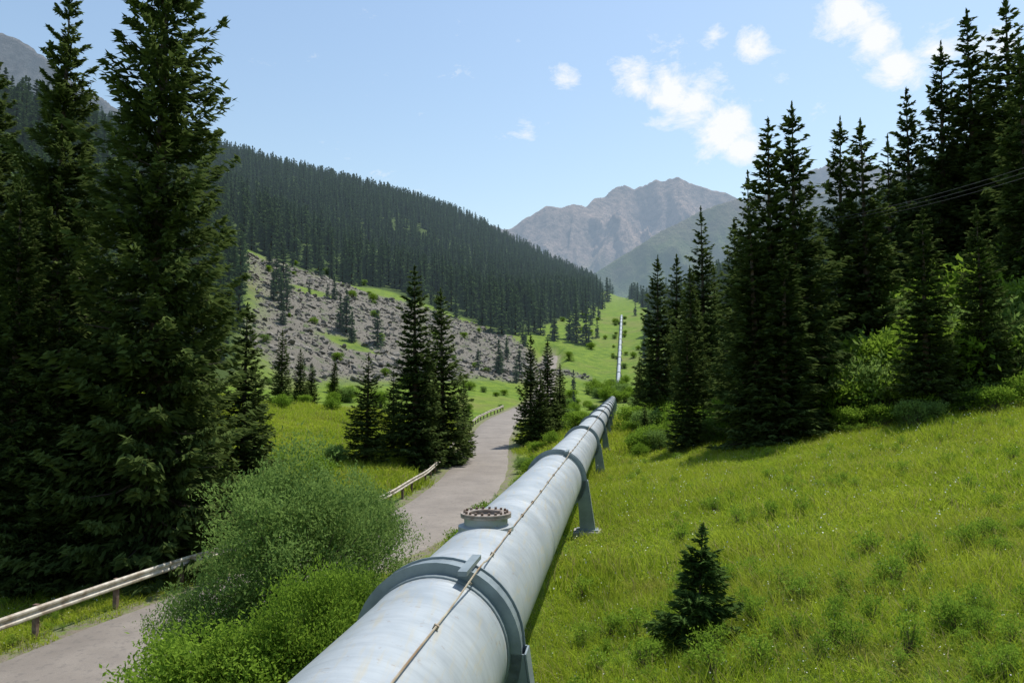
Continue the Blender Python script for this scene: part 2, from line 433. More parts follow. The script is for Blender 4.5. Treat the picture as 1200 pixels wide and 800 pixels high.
# ------------------------------------------------------------ vegetation prototypes
bark = simple_mat("spruce_bark", (.06, .045, .035), (.13, .10, .08), 6, .9, .4)
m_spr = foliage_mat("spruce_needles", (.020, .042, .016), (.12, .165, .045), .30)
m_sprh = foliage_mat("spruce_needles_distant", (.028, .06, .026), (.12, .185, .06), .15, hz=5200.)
m_bush = foliage_mat("willow_leaves", (.065, .13, .03), (.22, .33, .085), .4)
m_bush2 = foliage_mat("shrub_leaves", (.065, .14, .014), (.25, .38, .045), .42)
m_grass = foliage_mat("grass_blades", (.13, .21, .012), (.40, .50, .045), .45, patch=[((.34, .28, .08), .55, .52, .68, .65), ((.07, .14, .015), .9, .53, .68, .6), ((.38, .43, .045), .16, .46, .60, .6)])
m_grassd = foliage_mat("dry_grass", (.24, .20, .08), (.46, .40, .18), .4)
m_flow = simple_mat("white_flowers", (.6, .6, .5), (.75, .75, .65), 3, .8, 0)
m_rock = simple_mat("scree_rock", (.105, .097, .082), (.27, .25, .215), .7, .9, .6, bscale=5)

def unit(v): return v/np.maximum(np.linalg.norm(v, axis=-1, keepdims=True), 1e-9)
def diamonds(c, d, w, l, wd):
    n = len(c); V = np.empty((n, 4, 3))
    V[:, 0] = c-d*(l/2)[:, None]; V[:, 1] = c+w*(wd/2)[:, None]-d*(l*.08)[:, None]; V[:, 2] = c+d*(l/2)[:, None]; V[:, 3] = c-w*(wd/2)[:, None]-d*(l*.08)[:, None]
    F = np.arange(n*4).reshape(n, 4); return V.reshape(-1, 3), F
def cyl_np(pts, rad, n=7):
    m = MB(); m.tube(pts, rad, n, 0, True); V = np.array(m.V); F = [f for f in m.F if len(f) == 4]; return V, np.array(F)

def spruce(name, H, Rm, nb, nq, ql, qw, seed, mat, bare=.03, power=.8, side=.30, gap=0.):
    r = np.random.default_rng(seed)
    u = r.random(nb); t = np.sort(bare+(1-bare)*.99*(1-(1-u)**.68))
    az = np.arange(nb)*2.39996+r.normal(0, .5, nb)
    if gap:
        t = (np.floor(t/(gap/H))+.5+r.normal(0, .16, nb))*(gap/H); t = np.clip(t, bare, .99)
    lump = 1+.34*(vnoise(az*1.1+50, t*H*.45, seed)-.5)*2+.25*(vnoise(az*.6+9, t*H*.16, seed+5)-.5)*2
    L = Rm*((1-t)**power)*np.clip(.78+t*3.2, 0, 1)*lump*(.72+.45*r.random(nb))+.012*H*np.minimum(1, (1-t)*14)
    L[r.random(nb) < .08] *= .5; L[r.random(nb) < .05] *= 1.25
    per = np.maximum((nq*L/L.mean()).astype(int), 9)
    bi = np.repeat(np.arange(nb), per); n = len(bi)
    w_ = r.random(n)**.62*1.0
    Lb = L[bi]; tb = t[bi]
    o = np.stack([np.cos(az[bi]), np.sin(az[bi]), np.zeros(n)], 1); la = np.stack([-o[:, 1], o[:, 0], np.zeros(n)], 1)
    sgn = r.choice([-1, 1], n)
    sp = side*Lb*(1.05-w_)**.8*r.random(n)**.7+.02
    droop = (-.42+.80*tb)
    zz = tb*H+Lb*w_*(droop+.28*w_*w_)-np.abs(r.normal(0, .12, n))*np.minimum(Lb, 2.)*.6
    c = o*(Lb*w_*.97)[:, None]+la*(sgn*sp)[:, None]; c[:, 2] = zz
    d = unit(o*(.7+.3*r.random(n))[:, None]+la*(sgn*(.3+.7*r.random(n)))[:, None]+np.array([0, 0, 1.])*r.normal(-.32+.5*tb, .32, n)[:, None])
    wv = unit(np.cross(d, unit(r.normal(0, .55, (n, 3))+np.array([0, 0, 1.]))))
    l = ql*(.6+.8*r.random(n))*(.5+.5*np.minimum(1, Lb/(.45*Rm))); wd = qw*(.6+.8*r.random(n))
    V, F = diamonds(c, d, wv, l, wd)
    clump = hash2(bi.astype(float), np.zeros(n), seed)
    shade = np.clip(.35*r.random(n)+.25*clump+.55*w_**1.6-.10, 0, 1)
    k = max(30, nb//8); q = r.random(k); zc = H*(1-.07*q); sc_ = .10+.9*q; rad_ = .012*H*q
    aa = r.random(k)*6.283; oo = np.stack([np.cos(aa), np.sin(aa), np.zeros(k)], 1)
    Vc, Fc = diamonds(oo*rad_[:, None]*.6+np.array([0, 0, 1.])*zc[:, None], unit(oo*(.3+.6*q)[:, None]+np.array([0, 0, .9])), unit(np.stack([-oo[:, 1], oo[:, 0], np.zeros(k)], 1)), ql*(.5+.5*sc_), np.full(k, qw)*(.5+.6*sc_))
    tp = [(0, 0, -.3), (.02*math.sin(seed), .02, H*.3), (0, .02, H*.65), (0, 0, H*.99)]
    Vt, Ft = cyl_np(tp, [H*.0145+.01, H*.011, H*.006, .008], 8)
    VV = [Vt]; FF = [Ft]; off = len(Vt)
    if nb > 200:
        for i in range(0, nb, 3):
            oo = np.array([math.cos(az[i]), math.sin(az[i]), 0]); p0 = np.array([0, 0, t[i]*H])
            ps = [p0+oo*L[i]*q+np.array([0, 0, L[i]*q*((-.42+.80*t[i])+.28*q*q)]) for q in (0, .4, .8)]
            v, f = cyl_np(ps, [.014*L[i]+.006, .008*L[i]+.004, .003], 4); VV.append(v); FF.append(f+off); off += len(v)
    nt_ = sum(len(f) for f in FF)
    VV.append(V); FF.append(F+off); off += len(V); VV.append(Vc); FF.append(Fc+off)
    F = np.vstack(FF); mi = np.ones(len(F), int); mi[:nt_] = 0
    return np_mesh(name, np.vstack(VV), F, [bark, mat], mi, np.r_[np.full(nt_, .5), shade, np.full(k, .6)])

def bush(name, rx, h, nclump, nleaf, ll, lw, seed, mat, spread=.2, low=.12):
    r = np.random.default_rng(seed)
    VV = []; FF = []; off = 0
    nl = 9 if nclump > 60 else 4
    la_ = np.arange(nl)*2.4+r.normal(0, .3, nl); lr = rx*.62*np.sqrt((np.arange(nl)+.3)/nl)
    lobeC = np.stack([lr*np.cos(la_), lr*np.sin(la_), h*(.62-.30*(lr/rx)**1.5+.10*r.random(nl))], 1); lobeR = rx*(.34+.16*r.random(nl))
    li = r.integers(0, nl, nclump); dirn = unit(r.normal(0, 1, (nclump, 3))+np.array([0, 0, .35]))
    rr = (.35+.65*r.random(nclump)**.5)
    C = lobeC[li]+dirn*(lobeR[li]*rr)[:, None]*np.array([1, 1, h*.75/rx])
    lowm = r.random(nclump) < .25
    C[lowm, 2] *= r.random(lowm.sum())*.6; C[:, 2] = np.clip(C[:, 2], low*h*.4, None)
    for i in range(0, nclump, max(1, nclump//70)):
        tgt = C[i]; b0 = np.array([r.normal(0, .06*rx), r.normal(0, .06*rx), -.15]); mid = b0*.4+tgt*.5+np.array([0, 0, .12*h])
        v, f = cyl_np([b0, mid, tgt], [.008*h+.003, .004*h+.002, .002], 4); VV.append(v); FF.append(f+off); off += len(v)
    nt_ = sum(len(f) for f in FF)
    bi = np.repeat(np.arange(nclump), nleaf); n = len(bi)
    out_ = unit(C-np.array([0, 0, .25*h]))[bi]
    c = C[bi]+r.normal(0, spread, (n, 3))*np.array([1, 1, .65])+out_*(spread*1.3*r.random(n)**1.5)[:, None]
    c[:, 2] = np.maximum(c[:, 2], .02)
    d = unit(out_*.6+r.normal(0, .6, (n, 3))); wv = unit(np.cross(d, r.normal(0, .6, (n, 3))+np.array([0, 0, 1.])))
    V, F = diamonds(c, d, wv, ll*(.6+.8*r.random(n)), lw*(.6+.8*r.random(n)))
    hgt = np.clip(c[:, 2]/h, 0, 1)
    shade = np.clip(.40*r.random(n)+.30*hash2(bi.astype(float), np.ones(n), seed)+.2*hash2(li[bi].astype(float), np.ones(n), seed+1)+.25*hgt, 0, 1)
    VV.append(V); FF.append(F+off); F = np.vstack(FF); mi = np.ones(len(F), int); mi[:nt_] = 0
    return np_mesh(name, np.vstack(VV), F, [bark, mat], mi, np.r_[np.full(nt_, .5), shade])

def grass_tile(name, nb, rad, hmin, hmax, wd, seed, mats, flowers=0, lean=.35):
    r = np.random.default_rng(seed)
    a_ = r.random(nb)*6.283; q = rad*r.random(nb)**.55; b = np.stack([q*np.cos(a_), q*np.sin(a_), np.full(nb, -.04)], 1)
    tuft = vnoise(b[:, 0]/(.22*max(1, rad*.7))+seed*7, b[:, 1]/(.22*max(1, rad*.7)), seed)
    hh = (hmin+(hmax-hmin)*r.random(nb)**1.4)*(.5+1.0*tuft)
    ld = r.normal(0, lean, (nb, 2))+np.array([.12, .05]); m_ = b+np.stack([ld[:, 0]*hh*.35, ld[:, 1]*hh*.35, hh*.6], 1); tp = b+np.stack([ld[:, 0]*hh*1.1, ld[:, 1]*hh*1.1, hh], 1)
    wv = unit(np.stack([r.normal(0, 1, nb), r.normal(0, 1, nb), np.zeros(nb)], 1))*(wd*(.6+.8*r.random(nb)))[:, None]
    V = np.stack([b-wv, b+wv, m_+wv*.8, m_-wv*.8, tp+wv*.12, tp-wv*.12], 1).reshape(-1, 3); k = np.arange(nb)*6
    F = np.vstack([np.stack([k, k+1, k+2, k+3], 1), np.stack([k+3, k+2, k+4, k+5], 1)])
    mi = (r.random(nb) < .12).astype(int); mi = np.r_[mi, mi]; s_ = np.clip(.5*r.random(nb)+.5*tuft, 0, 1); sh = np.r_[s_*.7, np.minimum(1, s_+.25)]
    nh = nb//4; a2_ = r.random(nh)*6.283; q2 = rad*r.random(nh)**.55
    c2 = np.stack([q2*np.cos(a2_), q2*np.sin(a2_), hmax*(.15+.45*r.random(nh))], 1); d2 = unit(r.normal(0, 1, (nh, 3))*np.array([1, 1, .4])); w2 = unit(np.cross(d2, r.normal(0, .4, (nh, 3))+np.array([0, 0, 1.])))
    V2, F2 = diamonds(c2, d2, w2, wd*9*(.5+r.random(nh)), wd*4.5*(.5+r.random(nh)))
    F = np.vstack([F, F2+len(V)]); V = np.vstack([V, V2]); mi = np.r_[mi, np.zeros(nh, int)]; sh = np.r_[sh, r.random(nh)*.8]
    if flowers:
        j = r.choice(nb, flowers, replace=False); c = tp[j]+np.array([0, 0, .02]); s = wd*2.2
        x_ = unit(r.normal(0, 1, (flowers, 3))); y_ = unit(np.cross(x_, r.normal(0, 1, (flowers, 3))))
        V3, F3 = diamonds(c, x_, y_, np.full(flowers, s*2), np.full(flowers, s*2))
        F = np.vstack([F, F3+len(V)]); V = np.vstack([V, V3]); mi = np.r_[mi, np.full(flowers, 2)]; sh = np.r_[sh, np.ones(flowers)]
    return np_mesh(name, V, F, mats, mi, sh)

def rock_mesh(name, seed):
    r = np.random.default_rng(seed)
    import bmesh
    bm = bmesh.new(); bmesh.ops.create_icosphere(bm, subdivisions=2, radius=1)
    cuts = [(unit(r.normal(0, 1, 3)), .45+.35*r.random()) for _ in range(11)]
    for v in bm.verts:
        p = np.array(v.co)
        for nn, dd in cuts:
            q = p@nn
            if q > dd: p = p-nn*(q-dd)
        p = p*np.array([1.1, .85, .65]); v.co = p
    me = bpy.data.meshes.new(name); bm.to_mesh(me); bm.free(); me.materials.append(m_rock); return me

# ------------------------------------------------------------ scatter via geometry nodes
def proto_coll(name, meshes):
    c = bpy.data.collections.new(name)
    for i, m in enumerate(meshes):
        o = bpy.data.objects.new("%s_%02d" % (name, i), m); c.objects.link(o)
    return c
def scatter(name, pts, rot, scl, coll, nproto, seed=0):
    pts = np.asarray(pts, np.float32); n = len(pts); r = np.random.default_rng(seed)
    me = bpy.data.meshes.new(name); me.vertices.add(n); me.vertices.foreach_set("co", pts.ravel())
    def add(nm, ty, key, arr):
        at = me.attributes.new(nm, ty, 'POINT'); at.data.foreach_set(key, arr.ravel())
    add("rot", 'FLOAT_VECTOR', "vector", np.asarray(rot, np.float32)); add("scl", 'FLOAT_VECTOR', "vector", np.asarray(scl, np.float32))
    add("idx", 'INT', "value", r.integers(0, nproto, n).astype(np.int32))
    o = link(bpy.data.objects.new(name, me))
    ng = bpy.data.node_groups.new(name+"_nodes", 'GeometryNodeTree')
    ng.interface.new_socket("Geometry", in_out='INPUT', socket_type='NodeSocketGeometry')
    ng.interface.new_socket("Geometry", in_out='OUTPUT', socket_type='NodeSocketGeometry')
    gi = ng.nodes.new("NodeGroupInput"); go = ng.nodes.new("NodeGroupOutput")
    ip = ng.nodes.new("GeometryNodeInstanceOnPoints"); ci = ng.nodes.new("GeometryNodeCollectionInfo")
    ci.inputs["Collection"].default_value = coll; ci.inputs["Separate Children"].default_value = True; ci.inputs["Reset Children"].default_value = True
    ng.links.new(gi.outputs[0], ip.inputs["Points"]); ng.links.new(ci.outputs[0], ip.inputs["Instance"]); ip.inputs["Pick Instance"].default_value = True
    for nm, ty, sock in (("rot", 'FLOAT_VECTOR', "Rotation"), ("scl", 'FLOAT_VECTOR', "Scale"), ("idx", 'INT', "Instance Index")):
        na = ng.nodes.new("GeometryNodeInputNamedAttribute"); na.data_type = ty; na.inputs["Name"].default_value = nm
        so = [s for s in na.outputs if s.enabled and s.name == "Attribute"][0]
        ng.links.new(so, ip.inputs[sock])
    ng.links.new(ip.outputs[0], go.inputs[0])
    md = o.modifiers.new("scatter", 'NODES'); md.node_group = ng
    return o
def zrot(n, r, tilt=.0): return np.stack([r.normal(0, tilt, n), r.normal(0, tilt, n), r.random(n)*6.283], 1)
def slope_rot(x, y, r, e=.5):
    gx = (height(x+e, y)-height(x-e, y))/(2*e); gy = (height(x, y+e)-height(x, y-e))/(2*e)
    return np.stack([np.arctan(gy), -np.arctan(gx), np.zeros(len(x))], 1)
def uscl(s, r=None, j=0.):
    n = len(s); return np.stack([s*(1+(r.normal(0, j, n) if r is not None else 0)), s*(1+(r.normal(0, j, n) if r is not None else 0)), s], 1)

# ------------------------------------------------------------ individual spruces
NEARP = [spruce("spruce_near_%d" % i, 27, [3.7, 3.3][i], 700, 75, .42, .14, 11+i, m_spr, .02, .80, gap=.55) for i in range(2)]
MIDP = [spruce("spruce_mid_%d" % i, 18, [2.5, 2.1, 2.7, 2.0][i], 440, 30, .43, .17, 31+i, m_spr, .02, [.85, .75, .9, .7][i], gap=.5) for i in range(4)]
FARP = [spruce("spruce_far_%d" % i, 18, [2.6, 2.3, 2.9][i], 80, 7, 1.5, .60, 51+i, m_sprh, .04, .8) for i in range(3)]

def put_tree(x, y, H, kind, i, widen=1.):
    me = {"n": NEARP, "m": MIDP}[kind]; me = me[i % len(me)]; H0 = 27 if kind == "n" else 18
    o = link(bpy.data.objects.new("spruce_tree", me)); s = H/H0
    o.location = (x, y, float(height(x, y))-.1); o.scale = (s*widen, s*widen, s); o.rotation_euler = (R.normal(0, .014), R.normal(0, .014), R.random()*6.28)
def ud(u, d): return (u-600)/900*d
for i, (u, d, H, k, w_) in enumerate([(182,32,33,'n',.87),(58,34,27.0,'n',.88),(20,31,17,'n',1.1),(-15,36,24,'n',1.),(95,37,17,'n',1.1),(-60,33,22,'n',1.1),(235,38,12.5,'n',1.15),(135,36,14,'n',1.3),(30,40,18,'n',1.1),(200,34,11,'n',1.4),(75,31,12,'n',1.4),(110,33,10,'n',1.4),
    (286,45,12.6,'m',1.3),(300,49,9,'m',1.3),(430,66,9.4,'m',1.5),(488,68,18,'m',1.2),(520,74,17,'m',1.25),(505,72,11,'m',1.5),(462,72,8,'m',1.4),(545,80,8,'m',1.2),
    (622,90,13,'m',1.1),(642,95,12.2,'m',1.3),(632,88,8.5,'m',1.5),(655,100,9,'m',1.4),
    (330,110,11,'m',1.2),(352,125,9,'m',1.3),(365,128,7,'m',1.3),(392,135,8,'m',1.2),
    (770,85,17,'m',1.1),(792,92,18,'m',1.1),(826,76,19.5,'m',1.05),(805,45,7.6,'m',1.4),(812,70,13,'m',1.1),(755,52,3.2,'m',1.4),(842,80,14,'m',1.2),(750,120,9,'m',1.3),(764,110,12,'m',1.1),
    (866,60,14.5,'m',1.1),(882,50,15.5,'m',1.1),(903,42,16.3,'m',1.1),(932,43,17.3,'m',1.1),(890,41,11,'m',1.4),(950,47,13.5,'m',1.2),(918,39.5,9,'m',1.5),
    (984,50,18,'m',1.0),(1020,48,17,'m',1.2),(1045,57,17,'m',1.),(1072,60,20.5,'m',1.0),(1108,62,23.5,'m',1.0),(1152,60,24.5,'m',1.05),(1192,58,24,'m',1.15),
    (1085,38,9,'m',1.3),(1155,39,8.5,'m',1.2),(1215,47,18,'m',1.1),(1240,52,22,'m',1.1),(1300,50,22,'m',1.1),(1280,44,15,'m',1.1),(1128,66,19,'m',1.1),(1172,66,21,'m',1.1)
    ]):
    if u > 765 and H > 8: H += 1.8
    put_tree(ud(u, d), d, H, k, i, w_)

sap = spruce("young_spruce", 1.85, .66, 170, 60, .13, .036, 77, foliage_mat("young_spruce_needles", (.02, .05, .014), (.09, .15, .035), .25), .01, .95)
o = link(bpy.data.objects.new("young_spruce", sap)); x, y = 3.08, 12.9; o.location = (x, y, float(height(x, y))-.05); o.scale = (1.3, 1.15, 1.07); o.rotation_euler = (.03, .05, 1.)

# ------------------------------------------------------------ distant forests
fc = proto_coll("spruce_far_prototype", FARP)
r = np.random.default_rng(3)
n = 60000
x = r.uniform(-900, 140, n); y = r.uniform(95, 1060, n)
vis = (x/y > -.95) & (x/y < .15)
m = forest_mask(x, y) & vis & (scree_mask(x, y) < .3) & (r.random(n) < .22+.26*(vnoise(x/40, y/40, 2) > .3))
x, y = x[m], y[m]; s = (8+11*r.random(len(x))**.8)/18
scatter("spruce_forest", np.stack([x, y, height(x, y)-.3], 1), zrot(len(x), r, .02), uscl(s, r, .12), fc, 3, 1)
x = r.uniform(20, 520, 22000); y = r.uniform(66, 620, 22000); s_ = x-px(y)
m = (s_ > np.interp(y, [60, 100, 200, 400, 620], [36, 18, 24, 55, 70])+10*vnoise(x/15, y/15, 4)) & (x/y < .95) & (r.random(len(x)) < .24)
x, y = x[m], y[m]; s = (10+7*r.random(len(x)))/18
scatter("spruce_forest", np.stack([x, y, height(x, y)-.3], 1), zrot(len(x), r, .02), uscl(s, r, .1), fc, 3, 2)
pts = [(405,205,12),(398,208,9),(412,200,8),(330,230,14),(322,226,12),(560,210,6),(575,280,14),(588,285,16),(565,290,12),(650,300,12),(675,360,16),(672,210,6),(690,470,18),(700,520,20),(712,600,20),(745,640,16),(655,420,20),(665,440,18),(748,600,16),(752,560,14),(700,330,8),(640,250,7),(755,500,14),(765,450,15),(610,350,16),(600,330,15),(625,345,14),(760,330,16),(775,300,15),(755,260,9),(788,220,14),(780,180,13),(672,150,4),(520,190,5),(500,185,6),(745,420,8),(690,300,6)]
P_ = np.array([(ud(u, d), d, H) for u, d, H in pts])
x = r.uniform(0, 160, 900); y = r.uniform(300, 900, 900); s_ = x-px(y); m = (np.abs(s_-3) > 9) & (s_ > -75) & (s_ < 75) & (vnoise(x/18, y/30, 9) > .50)
P_ = np.vstack([P_, np.stack([x[m], y[m], 9+8*r.random(m.sum())], 1)])
x = r.uniform(-120, 20, 260); y = r.uniform(150, 300, 260); m = (scree_mask(x, y) > .1) & (vnoise(x/20, y/20, 12) > .68)
P_ = np.vstack([P_, np.stack([x[m], y[m], 4+6*r.random(m.sum())], 1)])
scatter("scattered_spruces", np.stack([P_[:, 0], P_[:, 1], height(P_[:, 0], P_[:, 1])-.2], 1), zrot(len(P_), r), uscl(P_[:, 2]/18, r, .1)*np.array([1.25, 1.25, 1]), fc, 3, 3)

# ------------------------------------------------------------ rocks
rc = proto_coll("scree_rock_prototype", [rock_mesh("scree_rock_%d" % i, i) for i in range(4)])
n = 50000; x = r.uniform(-130, 25, n); y = r.uniform(130, 330, n); sm = scree_mask(x, y); m = (sm > .35) & (r.random(n) < .5)
x, y = x[m], y[m]; s = .2+1.1*r.random(len(x))**4.5
scatter("scree_rocks", np.stack([x, y, height(x, y)+.05*s], 1), np.stack([r.normal(0, .5, len(x)), r.normal(0, .5, len(x)), r.random(len(x))*6.28], 1), uscl(s, r, .2), rc, 4, 4)

# ------------------------------------------------------------ shrubs
b1 = bush("willow_shrub", 2.5, 4.2, 420, 130, .085, .034, 5, m_bush, .19)
b2 = bush("leafy_shrub", 1.7, 2.3, 260, 130, .075, .034, 6, m_bush2, .16)
def put(name, me, x, y, sx, sz, dz=-.1):
    o = link(bpy.data.objects.new(name, me)); o.location = (x, y, float(height(x, y))+dz); o.scale = (sx, sx, sz); o.rotation_euler[2] = R.random()*6.28
put("willow_shrub", b1, ud(348, 17.5), 17.5, 1.08, 1.24)
put("willow_shrub", b1, ud(418, 21.5), 21.5, .72, 1.0)
put("willow_shrub", b1, ud(262, 15.5), 15.5, .62, .8)
put("leafy_shrub", b2, ud(278, 11.3), 11.3, .95, 1.0)
put("leafy_shrub", b2, ud(378, 11.9), 11.9, .66, 1.05)
bm_ = [bush("shrub_mid_%d" % i, 1.5, 2.2, 100, 34, .17, .085, 60+i, m_bush2 if i < 2 else m_bush, .20) for i in range(3)]
sc = proto_coll("shrub_prototype", bm_)
L_ = []
def region(n, u0, u1, d0, d1, s0, s1):
    for _ in range(n):
        d = r.uniform(d0, d1); u = r.uniform(u0, u1); L_.append((ud(u, d), d, r.uniform(s0, s1)))
region(26, 965, 1260, 35.5, 40, .4, 1.0); region(60, 970, 1260, 40, 52, 1., 2.4); region(40, 1000, 1300, 50, 64, 1.8, 3.2); region(18, 820, 960, 44, 60, .5, 1.1)
region(30, 730, 830, 60, 130, .5, 1.3); region(12, 735, 800, 45, 60, .3, .8); region(24, 640, 700, 80, 180, .4, 1.2)
region(14, 300, 470, 100, 150, .5, 1.4); region(30, 640, 800, 180, 400, .6, 1.6); region(30, 300, 600, 160, 300, .5, 1.3); region(16, 480, 600, 130, 190, .3, 1.)
region(16, 545, 620, 22, 50, .25, .6); region(10, 600, 650, 45, 80, .3, .8)
region(8, 200, 420, 48, 66, .4, .9)
for _ in range(16): L_.append((px(205)+r.uniform(-5, 4), r.uniform(192, 214), r.uniform(1.1, 1.9)))
for _ in range(14):
    y_ = r.uniform(235, 410); L_.append((px(y_)+bend(y_)+r.choice([-1, 1])*r.uniform(1.6, 3.), y_, r.uniform(.5, .9)))
L_ = np.array(L_); dd, _z = road_dist(L_[:, 0], L_[:, 1]); L_ = L_[(dd > 4.0) & ((np.abs(L_[:, 0]-px(L_[:, 1])) > 2.2) | (L_[:, 1] > 188))]
scatter("shrub_thicket", np.stack([L_[:, 0], L_[:, 1], height(L_[:, 0], L_[:, 1])-.15], 1), zrot(len(L_), r), uscl(L_[:, 2], r, .12), sc, 3, 5)

# ------------------------------------------------------------ grass (tiles laid on the slope)
gm = [m_grass, m_grassd, m_flow]
def lay(name, y0, y1, step, protos, j, hs, seed, excl):
    r = np.random.default_rng(seed)
    ys_ = np.arange(y0, y1, step); P = []
    for yv in ys_:
        for xv in np.arange(-.80*yv-step, .80*yv+step, step): P.append((xv, yv))
    P = np.array(P); x = P[:, 0]+r.uniform(-j, j, len(P)); y = P[:, 1]+r.uniform(-j, j, len(P))
    dd, _ = road_dist(x, y)
    m = (dd > 2.75+excl) & ~((np.abs(x-px(y)) < .35) & (y < 60)) & (scree_mask(x, y) < .3)
    x, y = x[m], y[m]
    hsc = hs*(.40+1.25*vnoise(x/2.6, y/2.6, seed+1)**1.2)*(.75+.5*r.random(len(x)))
    sc_ = np.stack([np.ones(len(x))*r.choice([-1, 1], len(x)), np.ones(len(x))*r.choice([-1, 1], len(x)), hsc], 1)
    c = proto_coll(name+"_prototype", protos)
    scatter(name, np.stack([x, y, height(x, y)], 1), slope_rot(x, y, r), sc_, c, len(protos), seed)
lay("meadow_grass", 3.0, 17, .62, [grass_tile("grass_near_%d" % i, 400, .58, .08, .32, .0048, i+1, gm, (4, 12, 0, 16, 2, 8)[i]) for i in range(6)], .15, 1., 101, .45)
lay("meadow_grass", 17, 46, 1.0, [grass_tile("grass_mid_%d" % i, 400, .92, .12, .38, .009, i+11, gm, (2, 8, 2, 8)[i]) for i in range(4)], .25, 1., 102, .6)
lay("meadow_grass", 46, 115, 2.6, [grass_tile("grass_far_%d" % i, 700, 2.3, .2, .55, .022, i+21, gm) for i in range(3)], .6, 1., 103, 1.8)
wp = [bush("weed_%d" % i, .28, .55, 26, 16, .07, .024, 80+i, m_bush2, .07, .05) for i in range(3)]
wc = proto_coll("weed_prototype", wp)
n = 3000; y = 5*np.exp(r.random(n)*math.log(90/5)); x = r.uniform(-.8, .8, n)*y; dd, _z = road_dist(x, y)
m = (dd > 3.1) & (np.abs(x-px(y)) > 1.1) & (vnoise(x/3, y/3, 33) > .45); x, y = x[m], y[m]
s = .3+.7*r.random(len(x))**2
scatter("meadow_weeds", np.stack([x, y, height(x, y)], 1), zrot(len(x), r, .05), uscl(s, r, .15), wc, 3, 7)

# ------------------------------------------------------------ mountains
def mountain(name, crest, y0, wy, x0, x1, nx, ny, mat, amp, seed, wl, slope=1.15, zb=60, jag=.10):
    xs = np.linspace(x0, x1, nx); yv = np.linspace(y0-wy, y0+wy*.8, ny); X, Y = np.meshgrid(xs, yv)
    cx = np.array([c[0] for c in crest], float); cz = np.array([c[1] for c in crest], float)
    H = np.interp(X, cx, cz)
    yc = y0+fbm(X, Y*0, wl*1.2, 4, seed+7)*wl*.45
    H = H+fbm(X, Y*0+3.3, wl*.4, 6, seed+3)*amp*jag
    q = np.clip(np.abs(Y-yc)/wy, 0, 1)
    f = (1-q)**slope
    wx = fbm(X, Y, wl*.8, 3, seed+30)*wl*.35
    rg = ridged(X+.30*(Y-y0)+wx, Y*.40+wx*.5, wl, 7, seed, .58)
    rg2 = ridged(X-.2*(Y-y0), Y*.5, wl*.22, 5, seed+60, .62)
    k = np.clip(q*6, 0, 1)*np.clip(f*2.5, 0, 1)
    Z = zb+(H-zb)*f-amp*(1-rg*1.3)*k-amp*.26*(1-rg2)*np.clip(q*12, 0, 1)*np.clip(f*2.5, 0, 1)
    V = np.stack([X, Y, Z], -1).reshape(-1, 3); i_, j_ = np.meshgrid(np.arange(nx-1), np.arange(ny-1)); a_ = (j_*nx+i_).ravel()
    link(bpy.data.objects.new(name, np_mesh(name, V, np.stack([a_, a_+1, a_+nx+1, a_+nx], 1), [mat], smooth=True)))
def mtn_mat(name, c1, c2, cg, gz0, gz1, hz, sc_=.004):
    m, nt, out = new_mat(name); g = N(nt, "ShaderNodeNewGeometry"); P = g.outputs["Position"]
    a = noise(nt, P, sc_, 8, .65); b_ = noise(nt, P, sc_*6, 8, .7)
    c = mix(nt, ramp(nt, a, [(.4, 0.), (.62, 1.)]), c1, c2); c = mix(nt, ramp(nt, b_, [(.36, .75), (.56, 0.)]), c, (.13, .115, .10))
    sx = N(nt, "ShaderNodeSeparateXYZ"); nt.links.new(P, sx.inputs[0])
    h = math_n(nt, 'ADD', sx.outputs["Z"], math_n(nt, 'MULTIPLY', math_n(nt, 'SUBTRACT', a, .5), (gz1-gz0)*2.2))
    mr_ = N(nt, "ShaderNodeMapRange"); mr_.inputs[1].default_value = gz0; mr_.inputs[2].default_value = gz1; mr_.inputs[3].default_value = 1; mr_.inputs[4].default_value = 0; nt.links.new(h, mr_.inputs[0])
    c = mix(nt, mr_.outputs[0], c, cg)
    b = N(nt, "ShaderNodeBsdfPrincipled"); nt.links.new(c, b.inputs["Base Color"]); b.inputs["Roughness"].default_value = 1; b.inputs["Specular IOR Level"].default_value = 0
    bp = N(nt, "ShaderNodeBump"); bp.inputs["Strength"].default_value = .9; bp.inputs["Distance"].default_value = 60; nt.links.new(b_, bp.inputs["Height"]); nt.links.new(bp.outputs[0], b.inputs["Normal"])
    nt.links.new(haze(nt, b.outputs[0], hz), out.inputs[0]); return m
def cr(lst, y0): return [((u-600)/900*y0, (455-v)/900*y0) for u, v in lst]
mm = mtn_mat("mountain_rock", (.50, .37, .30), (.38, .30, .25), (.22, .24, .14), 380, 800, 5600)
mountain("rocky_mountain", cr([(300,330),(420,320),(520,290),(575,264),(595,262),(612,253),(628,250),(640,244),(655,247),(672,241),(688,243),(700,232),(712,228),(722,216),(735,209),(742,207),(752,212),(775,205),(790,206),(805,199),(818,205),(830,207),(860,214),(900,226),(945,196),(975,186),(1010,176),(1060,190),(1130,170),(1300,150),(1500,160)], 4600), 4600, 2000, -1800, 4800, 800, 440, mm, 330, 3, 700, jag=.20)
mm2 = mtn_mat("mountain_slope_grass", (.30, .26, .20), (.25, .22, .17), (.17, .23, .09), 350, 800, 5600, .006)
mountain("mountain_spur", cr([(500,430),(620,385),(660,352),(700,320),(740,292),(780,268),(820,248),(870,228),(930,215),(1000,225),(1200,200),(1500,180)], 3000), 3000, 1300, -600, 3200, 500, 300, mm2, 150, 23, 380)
mm3 = mtn_mat("mountain_rock_grey", (.30, .28, .26), (.22, .21, .20), (.11, .15, .07), 350, 600, 6500, .006)
